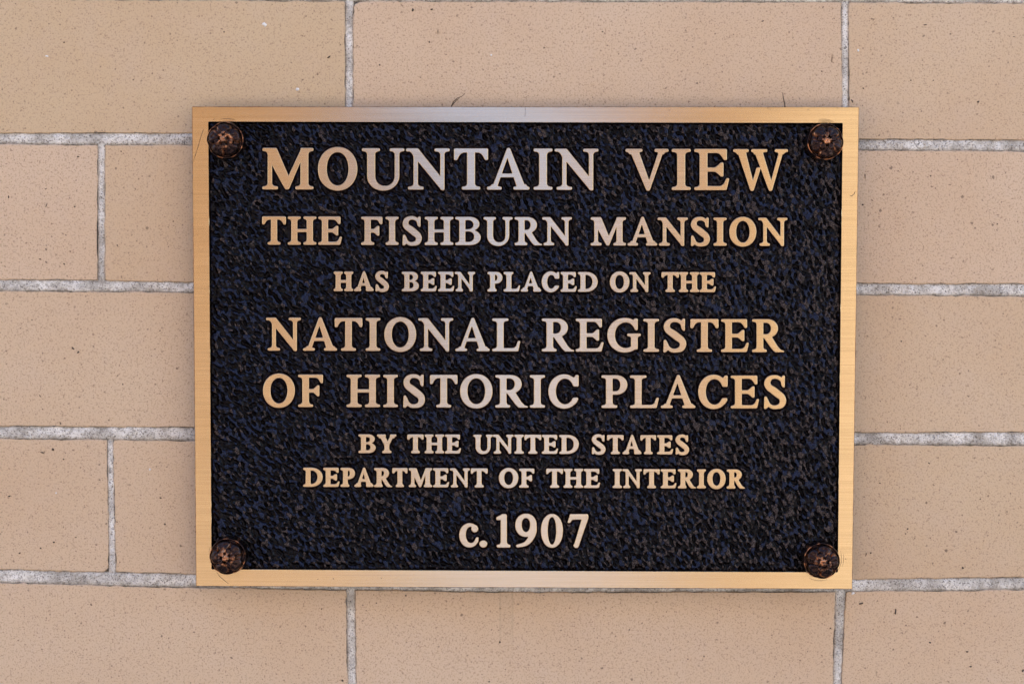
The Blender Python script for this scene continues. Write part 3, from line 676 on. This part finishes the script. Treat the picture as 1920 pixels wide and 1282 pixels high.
# global raster of the letters over the panel, for the calm collar round each letter
PU0, PU1, PV0, PV1, PST = 386.0, 1586.0, 222.0, 1078.0, 1.5
gu = np.arange(PU0, PU1+PST, PST); gvv = np.arange(PV0, PV1+PST, PST)
GU, GV = np.meshgrid(gu, gvv); LM = np.zeros(GU.shape)
NAMES = {'.': 'full_stop'}
for (ytl, ybl, ytr, ybr, xl, xr, s_, t_, F_, txt) in LINES:
    for tok in txt.split():
        ch = tok[0]; x0, x1 = map(float, tok[1:].split('-'))
        k = ((x0+x1)/2-xl)/(xr-xl); yt = ytl+(ytr-ytl)*k; yb = ybl+(ybr-ybl)*k
        if ch == 'c': yt = 980.5
        if ch == '.': yt = 1012.8
        W, H = x1-x0, yb-yt
        g_, f = glyph(ch, W, H, s_, t_, F_)
        vs, fs, mi, tops = [], [], [], []
        base = 0
        for L in contours(f):
            L = resample((L+.5)/SS-g_.pad, .75 if H > 45 else .6)
            for _ in range(1): L = .5*L+.25*(np.roll(L, 1, 0)+np.roll(L, -1, 0))
            e = np.roll(L, -1, 0)-np.roll(L, 1, 0); n = np.stack([e[:, 1], -e[:, 0]], 1); n /= np.linalg.norm(n, axis=1, keepdims=True)+1e-9
            # outward normal: field falls outwards
            q = ((L+n*.8+g_.pad)*SS-.5); qi = np.clip(q.round().astype(int), 0, None)
            val = f[np.minimum(qi[:, 1], f.shape[0]-1), np.minimum(qi[:, 0], f.shape[1]-1)].mean()
            if val > .5: n = -n
            N = len(L)
            # level 0: inside for the top face; then a worn edge, then the draft slope
            for d, dep in ((-.35, 0), (.05, .00005), (.35, .0001), (1.2, .0004), (3.2, DEPTH+.0001)):
                Q = L+n*d; vs.append(PA(x0+Q[:, 0], yb-Q[:, 1], dep-.00002*0))
            tops.append((base, N)); a0 = np.arange(N)
            for r in range(4):
                for j in range(N):
                    a = base+r*N+j; b = base+r*N+(j+1) % N
                    fs.append((a, b, b+N, a+N)); mi.append((0, 0, 1, 2)[r])
            base += 5*N
        vs = np.concatenate(vs)
        polys = [[Vector((vs[b0+j][0], vs[b0+j][2], 0)) for j in range(N)] for b0, N in tops]
        flat = [b0+j for b0, N in tops for j in range(N)]
        for tri in tessellate_polygon(polys):
            fs.append(tuple(flat[i] for i in tri)); mi.append(0)
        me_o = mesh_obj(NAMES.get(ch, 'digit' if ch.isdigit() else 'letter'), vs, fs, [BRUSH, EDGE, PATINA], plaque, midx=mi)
        me_o['label'] = 'raised full stop' if ch == '.' else ('raised digit '+ch if ch.isdigit() else ('raised small letter c' if ch == 'c' else 'raised capital letter '+ch))
        bm = bmesh.new(); bm.from_mesh(me_o.data); bmesh.ops.recalc_face_normals(bm, faces=bm.faces)
        cen = [fc for fc in bm.faces if len(fc.verts) == 3][0]
        if cen.normal.y > 0: bmesh.ops.reverse_faces(bm, faces=bm.faces)
        for fc in bm.faces:
            if len(fc.verts) == 3: fc.smooth = False
        bm.to_mesh(me_o.data); bm.free()
        # stamp into the global raster
        iu = (gu >= x0-4) & (gu <= x1+4); iv = (gvv >= yt-4) & (gvv <= yb+4)
        cu = np.clip(((gu[iu]-x0+g_.pad)*SS).astype(int), 0, f.shape[1]-1); cv = np.clip(((yb-gvv[iv]+g_.pad)*SS).astype(int), 0, f.shape[0]-1)
        sub = f[np.ix_(cv, cu)]
        LM[np.ix_(iv, iu)] = np.maximum(LM[np.ix_(iv, iu)], sub > .5)

# ------------------------------------------------------------------ pebbled panel (one cast relief)
IN = [(390.6, 228.3), (1580.0, 231.0), (1570.8, 1072.3), (396.8, 1066.8)]       # inner edge of the frame
def edge_dist(U, Vv):
    d = 1e9*np.ones(U.shape)
    for i in range(4):
        (ax, ay), (bx, by) = IN[i], IN[(i+1) % 4]; L = math.hypot(bx-ax, by-ay)
        d = np.minimum(d, ((bx-ax)*(Vv-ay)-(by-ay)*(U-ax))/L)
    return d
RO = [(425.5, 264.5), (1544.5, 267.0), (430.0, 1039.5), (1537.5, 1048.0)]
hgt = np.full(GU.shape, -.4); BLU = np.zeros(GU.shape); WARM = np.zeros(GU.shape)  # masks of painted reflections on the crests: sky blue, warm brown
sp = 9.6
for jy, yy in enumerate(np.arange(PV0-10, PV1+10, sp*.86)):
    for xx in np.arange(PU0-12+(jy % 2)*sp/2, PU1+12, sp):
        x = xx+RNG.normal(0, sp*.27); y = yy+RNG.normal(0, sp*.25)
        kx = (x-PU0)/(PU1-PU0)
        ang = math.radians(48+32*kx+RNG.normal(0, 17)); A = RNG.uniform(5.5, 9.5); B = RNG.uniform(3.8, 6.0); a = RNG.uniform(.45, 1.15)
        i0 = int((x-A-1-PU0)/PST); i1 = int((x+A+1-PU0)/PST)+1; j0 = int((y-A-1-PV0)/PST); j1 = int((y+A+1-PV0)/PST)+1
        i0 = max(i0, 0); j0 = max(j0, 0); i1 = min(i1, GU.shape[1]); j1 = min(j1, GU.shape[0])
        if i1 <= i0 or j1 <= j0: continue
        u = GU[j0:j1, i0:i1]-x; v = GV[j0:j1, i0:i1]-y
        c, s2 = math.cos(ang), math.sin(ang)
        p_ = (u*c+v*s2)/A; q_ = (-u*s2+v*c)/B
        tx, ty = RNG.normal(0, .22, 2)
        r2 = p_*p_+q_*q_; h = a*(1-.9*r2)+(tx*p_+ty*q_)-3*np.clip(r2-.8, 0, 9)
        top = h > hgt[j0:j1, i0:i1]
        hgt[j0:j1, i0:i1] = np.maximum(hgt[j0:j1, i0:i1], h)
        kx2 = .20+.36*kx+.12*(yy-PV0)/(PV1-PV0); d_ = RNG.random() < kx2  # warm painted reflections grow more frequent towards right and bottom
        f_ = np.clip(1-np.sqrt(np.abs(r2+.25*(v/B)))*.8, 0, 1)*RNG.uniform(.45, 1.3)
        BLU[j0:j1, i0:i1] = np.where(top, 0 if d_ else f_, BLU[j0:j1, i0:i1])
        WARM[j0:j1, i0:i1] = np.where(top, f_*.95 if d_ else 0, WARM[j0:j1, i0:i1])
hgt = .75+.35*np.clip(hgt, -.4, 1.2)
pit = np.zeros(GU.shape)
spx, spy = 11.4, 9.4                           # elongated pits between the cells of the leather grain
for jy, yy in enumerate(np.arange(PV0-10, PV1+10, spy)):
    for xx in np.arange(PU0-12+(jy*.37 % 1)*spx, PU1+12, spx):
        kx = (xx-PU0)/(PU1-PU0)
        if RNG.random() < .04+.16*kx: continue
        x = xx+RNG.normal(0, spx*.22); y = yy+RNG.normal(0, spy*.25)
        ang = math.radians(46+26*kx+RNG.normal(0, 15)); A = RNG.uniform(4.2, 8.6)*(1.12-.12*kx); B = RNG.uniform(2.1, 3.8)*(1.18-.24*kx); a = RNG.uniform(.7, 1.25)
        i0 = max(int((x-A-1-PU0)/PST), 0); i1 = min(int((x+A+1-PU0)/PST)+1, GU.shape[1]); j0 = max(int((y-A-1-PV0)/PST), 0); j1 = min(int((y+A+1-PV0)/PST)+1, GU.shape[0])
        if i1 <= i0 or j1 <= j0: continue
        u = GU[j0:j1, i0:i1]-x; v = GV[j0:j1, i0:i1]-y; c, s2 = math.cos(ang), math.sin(ang)
        r2 = ((u*c+v*s2)/A)**2+((-u*s2+v*c+.06*(u*c+v*s2)**2/A)/B)**2
        pit[j0:j1, i0:i1] = np.maximum(pit[j0:j1, i0:i1], a*np.clip(1-r2, 0, 1)**.7)
hgt = hgt-pit*1.15
hgt = blur(hgt, .55)+.10*vnoise(GU, GV, 4.4, 3)+.05*vnoise(GU, GV, 2.4, 4)+.14*vnoise(GU, GV, 28, 6)
near = blur(LM, 5.0/PST*1.0); near = np.clip(near*4.2, 0, 1)
ed = edge_dist(GU, GV); near = np.maximum(near, np.clip(1-ed/9, 0, 1)**1.5)
amp = 1-.86*near
collar = -.05*near
H_ = .00125*(hgt*amp+collar)
Yp = DEPTH-H_
# the foot of the frame's inner draft
dip = np.clip(1-(ed-1.0)/3.0, 0, 1); Yp = Yp-dip*.0002
vp = PA(GU, GV, Yp).reshape(-1, 3)
ny, nx = GU.shape; idx = np.arange(nx*ny).reshape(ny, nx)
keep = (ed > -3)[:-1, :-1]
F4 = np.stack([idx[:-1, :-1], idx[1:, :-1], idx[1:, 1:], idx[:-1, 1:]], -1)[keep]
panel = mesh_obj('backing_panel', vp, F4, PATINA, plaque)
KX = (GU-PU0)/(PU1-PU0)
pn = vnoise(GU+50, GV+90, 3.6, 61)+.5*vnoise(GU, GV, 17, 62)
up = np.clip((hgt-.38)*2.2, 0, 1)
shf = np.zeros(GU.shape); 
blu = up*np.clip(.12+1.15*BLU+.22*pn, 0, 1)*(BLU > .02); warm = up*np.clip(.10+1.10*WARM+.25*pn, 0, 1)*(WARM > .02)
blu = blur(blu, .45); warm = blur(warm, .45)
for nm, ar in (('sky_glint', np.clip(blu*(1-.5*near), 0, 1)), ('warm_glint', np.clip(warm*(1-.5*near), 0, 1)), ('collar', near)):
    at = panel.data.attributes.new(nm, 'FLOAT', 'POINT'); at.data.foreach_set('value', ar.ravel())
at = panel.data.attributes.new('wear', 'FLOAT', 'POINT'); at.data.foreach_set('value', np.clip(hgt*.9*amp+.1+.3*near, 0, 1).ravel())

# ------------------------------------------------------------------ frame
OUT = [(359.6, 200.0), (1611.0, 200.8), (1598.2, 1104.2), (367.4, 1098.4)]
def ring_path(c, off, n_side=90, r=1.2, wob=0.0, seed=1):
    """rectangle px corners pushed outward by off, each side subdivided, slightly uneven"""
    cx = sum(p[0] for p in c)/4; cy = sum(p[1] for p in c)/4; out = []
    rg = np.random.default_rng(seed)
    for i in range(4):
        (ax, ay), (bx, by) = c[i], c[(i+1) % 4]; L = math.hypot(bx-ax, by-ay); tx, ty = (bx-ax)/L, (by-ay)/L; nx_, ny_ = ty, -tx
        rr = max(.2, r)
        for j in range(n_side+1):
            t = rr+(L-2*rr)*j/n_side
            k = off if 0 < j < n_side else off
            wb = wob*float(rg.normal())
            out.append((ax+tx*t+nx_*(k+wb), ay+ty*t+ny_*(k+wb)))
    return np.array(out)
ringdefs = [(IN, -4.6, DEPTH+.0002), (IN, -1.2, .0009), (IN, -.35, .0002), (IN, .25, 0), (OUT, -.9, 0), (OUT, -.2, .0002), (OUT, 0, .0006), (OUT, 0, .0072)]
rv = []
for k, (c, off, y) in enumerate(ringdefs):
    p = ring_path(c, off if c is OUT else off, wob=.10 if c is OUT and y < .001 else .05, seed=k)
    if c is OUT and k == 7: rv.append(PA(*ring_path(OUT, 0, wob=0).T, 0)+np.array([0, y, 0]))
    elif c is OUT and k == 6: rv.append(PA(*p.T, 0)+np.array([0, y, 0]))
    else: rv.append(PA(*p.T, y))
n = len(rv[0]); ff = []; mi = []
for k in range(len(rv)-1):
    for j in range(n):
        ff.append((k*n+j, k*n+(j+1) % n, (k+1)*n+(j+1) % n, (k+1)*n+j)); mi.append(0 if k == 3 else (1 if k != 2 else 0))
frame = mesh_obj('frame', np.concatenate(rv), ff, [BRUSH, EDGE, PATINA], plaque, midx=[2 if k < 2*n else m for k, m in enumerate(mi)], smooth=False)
# back plate of the casting
a = np.array([PA(*p, 0) for p in OUT]); c0 = a.mean(0); a = c0+(a-c0)*.985
bv = [tuple(x+np.array([0, .0040, 0])) for x in a]+[tuple(x+np.array([0, .0072, 0])) for x in a]
mesh_obj('back_plate', bv, [(0, 1, 2, 3), (7, 6, 5, 4), (0, 4, 5, 1), (1, 5, 6, 2), (2, 6, 7, 3), (3, 7, 4, 0)], EDGE, plaque, smooth=False)

# ------------------------------------------------------------------ rosettes over the four fixing screws
def rosette(cu, cv, rot, R, seed, tilt):
    rg = np.random.default_rng(seed)
    c = np.array(P(cu, cv, 0)); rp = R*PX
    NR, NA = 40, 120
    def disc(name, parent, r0, r1, hf, yoff, wf):
        rr = np.linspace(r0, r1, NR); aa = np.linspace(0, 2*np.pi, NA, endpoint=False)
        RR, AA = np.meshgrid(rr, aa, indexing='ij')
        hh, rad = hf(RR, AA)
        x = rad*np.cos(AA+rot)*rp; z = rad*np.sin(AA+rot)*rp
        nz = vnoise(x/PX+seed*31+400, z/PX+400, 5, seed)*.022+vnoise(x/PX+400, z/PX+seed*17+400, 11, seed+1)*.03
        h = (hh+nz)*rp
        v = np.stack([c[0]+x, c[1]-h+yoff+z*tilt[1]+x*tilt[0], c[2]+z], -1).reshape(-1, 3)
        id_ = np.arange(NR*NA).reshape(NR, NA); nx_ = np.roll(id_, -1, 1)
        f = np.stack([id_[:-1], nx_[:-1], nx_[1:], id_[1:]], -1).reshape(-1, 4)
        o = mesh_obj(name, v, f, ROSE, parent)
        a_ = o.data.attributes.new('wear', 'FLOAT', 'POINT'); a_.data.foreach_set('value', np.clip(wf(RR, AA, hh)+.45*vnoise(x/PX+90, z/PX+90, 6, seed+5), 0, 1).ravel())
        return o
    dome = lambda r: .12+.60*np.sqrt(np.clip(1-(r/1.02)**2, 0, 1))
    def cup(r, a):                          # cast cap: low dome, a groove, then an uneven scalloped lip
        lob = np.abs(np.cos(2.5*a))
        h = dome(r)-.10*np.exp(-((r-.82)/.07)**2)+.12*np.exp(-((r-.93)/.045)**2)*(.5+.5*lob)
        h = np.where(r > .955, h-(r-.955)*4, h); h = np.where(r > .985, h-(r-.985)*26, h)
        return h, r*(1-.03*(1-lob)**2)
    base = disc('rosette', plaque, .001, 1.0, cup, 0, lambda r, a, h: .12+.42*np.exp(-((r-.93)/.04)**2)*(.25+.75*np.abs(np.cos(2.5*a))))
    def petals(r0, r1, half, lift, bulge, phase, wr):
        for k in range(5):
            a0 = rot+phase+2*np.pi*k/5+rg.normal(0, .03); n1, n2 = 16, 15
            T, A = np.meshgrid(np.linspace(0, 1, n1), np.linspace(-1, 1, n2), indexing='ij')
            wd = half*np.sqrt(np.clip(1-np.clip((T-.55)/.47, 0, 1)**2.6, 0, 1))*(.55+.45*np.minimum(1, T/.5))
            r = r0+(r1-r0)*T*(1+rg.normal(0, .01)); aa = a0+A*wd
            e = np.sqrt(np.clip(1-A*A*.97, 0, 1))*np.minimum(1, (1-T)/.16+.05)**.5
            h = dome(r)+lift*e**.7+bulge*e-.45*bulge*np.exp(-(A/.22)**2)*(T < .85)*np.sin(np.clip(T, 0, 1)*np.pi)
            h = np.where((np.abs(A) > .99) | (T > .99), dome(r)-.06, h)
            x = r*np.cos(aa)*rp; z = r*np.sin(aa)*rp
            h = h+vnoise(x/PX+seed*13+300, z/PX+300, 4.5, seed+9+k)*.035
            v = np.stack([c[0]+x, c[1]-h*rp+z*tilt[1]+x*tilt[0], c[2]+z], -1).reshape(-1, 3)
            id_ = np.arange(n1*n2).reshape(n1, n2)
            fq = np.stack([id_[:-1, :-1], id_[:-1, 1:], id_[1:, 1:], id_[1:, :-1]], -1).reshape(-1, 4)
            o = mesh_obj('petal', v, fq, ROSE, base)
            at_ = o.data.attributes.new('wear', 'FLOAT', 'POINT')
            at_.data.foreach_set('value', np.clip(wr+.55*np.abs(A)**3*(T > .3)+.4*np.exp(-((T-.12)/.14)**2)+.28*vnoise(x/PX+70, z/PX+70, 7, seed+k), 0, 1).ravel())
    petals(.30, .87, .60, .07, .13, 0, .12)
    petals(.12, .52, .52, .13, .10, np.pi/5, .32)
    def boss(r, a):
        h = .80+.22*np.sqrt(np.clip(1-(r/.215)**2.4, 0, 1))-.05*np.exp(-(r/.05)**2)+.014*np.cos(6*a)*(r/.2)
        return np.where(r > .205, h-.2, h), r
    disc('centre_boss', base, .001, .215, boss, 0, lambda r, a, h: .85-.2*(r/.2)+0*a)
    return base
for (cu, cv), rot, R, sd, tl in zip(RO, (.35, .95, .6, .1), (35.5, 35.5, 36, 35.5), (1, 2, 3, 4), ((.06, -.05), (.04, .07), (.0, .05), (-.05, .03))):
    rosette(cu, cv, rot, R, sd, tl)

# ------------------------------------------------------------------ scratches and dents on the polished border (parts of the plaque)
DARK = mat_plain('dirt in scratches', (.05, .032, .02), .7, .3, 400)
def scratch(pts, w0=.45, parent=plaque, name='scratch', mat=DARK, y=-.00006, wob=.25):
    pts = np.array(pts, float); t = np.linspace(0, len(pts)-1, 8*(len(pts)-1)+1)
    i = np.minimum(t.astype(int), len(pts)-2); f = (t-i)[:, None]; p = pts[i]*(1-f)+pts[i+1]*f
    p = p+RNG.normal(0, wob*.3, p.shape); e = np.gradient(p, axis=0); n_ = np.stack([-e[:, 1], e[:, 0]], 1); n_ /= np.linalg.norm(n_, axis=1, keepdims=True)+1e-9
    w_ = w0*(.35+.65*np.sin(np.linspace(.15, np.pi-.1, len(p))))*RNG.uniform(.5, 1.3, len(p))
    A, B = p+n_*w_[:, None], p-n_*w_[:, None]
    v = np.concatenate([PA(*A.T, y), PA(*p.T, y-.00005), PA(*B.T, y)]); m = len(p)
    fc = [(j, j+1, m+j+1, m+j) for j in range(m-1)]+[(m+j, m+j+1, 2*m+j+1, 2*m+j) for j in range(m-1)]
    return mesh_obj(name, v, fc, mat, parent)
def arc(cx, cy, r, a0, a1, n=7): return [(cx+r*math.cos(math.radians(a0+(a1-a0)*k/n)), cy-r*math.sin(math.radians(a0+(a1-a0)*k/n))) for k in range(n+1)]
scratch([(382.5, 241), (378, 252), (372, 273), (366, 292), (361.5, 305)], .42)
scratch([(399, 226), (403, 222)], .4); scratch(arc(425, 262, 39.5, 108, 66), .4)
scratch([(404, 1069), (412, 1080), (421, 1088), (429, 1094)], .45)
scratch(arc(430, 1039, 38.5, 172, 158), .4)
for r in (37.5, 39.5, 41.5, 43.5): scratch(arc(1543, 267, r, 118-r*.4, 62), .38)
for r, a, b in ((41, 20, -36), (45, 10, -20), (42, -118, -70)): scratch(arc(1537, 1046, r, a, b), .34)
scratch([(984.5, 200.5), (985.5, 208), (984, 219)], .35)
scratch([(1593, 366), (1597, 368), (1602, 363), (1603.5, 358)], .6)
for (x, y) in ((1586, 1047), (1440, 203), (1444, 205), (1450, 201), (1570, 203), (625, 1084), (596, 1085), (715, 1083), (1255, 207), (1515, 206)):
    scratch([(x-.9, y), (x+.9, y+.5)], .8)

# ------------------------------------------------------------------ bits of dry grass caught behind the top edge
STRAW = mat_plain('dry stem', (.07, .048, .03), .8, .4, 300)
def stem(segs, label, r=.9):
    root = None; allv = []; allf = []
    for pts in segs:
        pts = [np.array(PA(a_, b_, y_)) for a_, b_, y_ in pts]
        K = 6
        rings = []
        for i, p in enumerate(pts):
            d = pts[min(i+1, len(pts)-1)]-pts[max(i-1, 0)]; d /= np.linalg.norm(d)
            s1 = np.cross(d, [0, 1, 0]); s1 /= np.linalg.norm(s1)+1e-9; s2 = np.cross(d, s1)
            rad = r*PX*(1-.6*i/(len(pts)-1))
            rings.append([p+rad*(math.cos(q*2*math.pi/K)*s1+math.sin(q*2*math.pi/K)*s2) for q in range(K)])
        b0 = len(allv)
        for rg_ in rings: allv += rg_
        for i in range(len(pts)-1):
            for q in range(K): allf.append((b0+i*K+q, b0+i*K+(q+1) % K, b0+(i+1)*K+(q+1) % K, b0+(i+1)*K+q))
    o = mesh_obj('dry_stem', np.array(allv), allf, STRAW); o['label'] = label; o['category'] = 'dry stem'
    return o
stem([[(846, 200, .006), (851, 190, .006), (858, 184, .005), (866, 181, .0045), (872, 175, .004)], [(846, 200, .007), (856, 188, .008), (862, 184, .0085)]],
     'forked dry stem poking up behind the middle of the plaque top edge', 1.0)
stem([[(1472, 203, .006), (1471, 193, .006), (1468.5, 183, .0055), (1467.5, 174, .005)]], 'single short dry stem poking up behind the plaque near its top right rosette', 1.3)
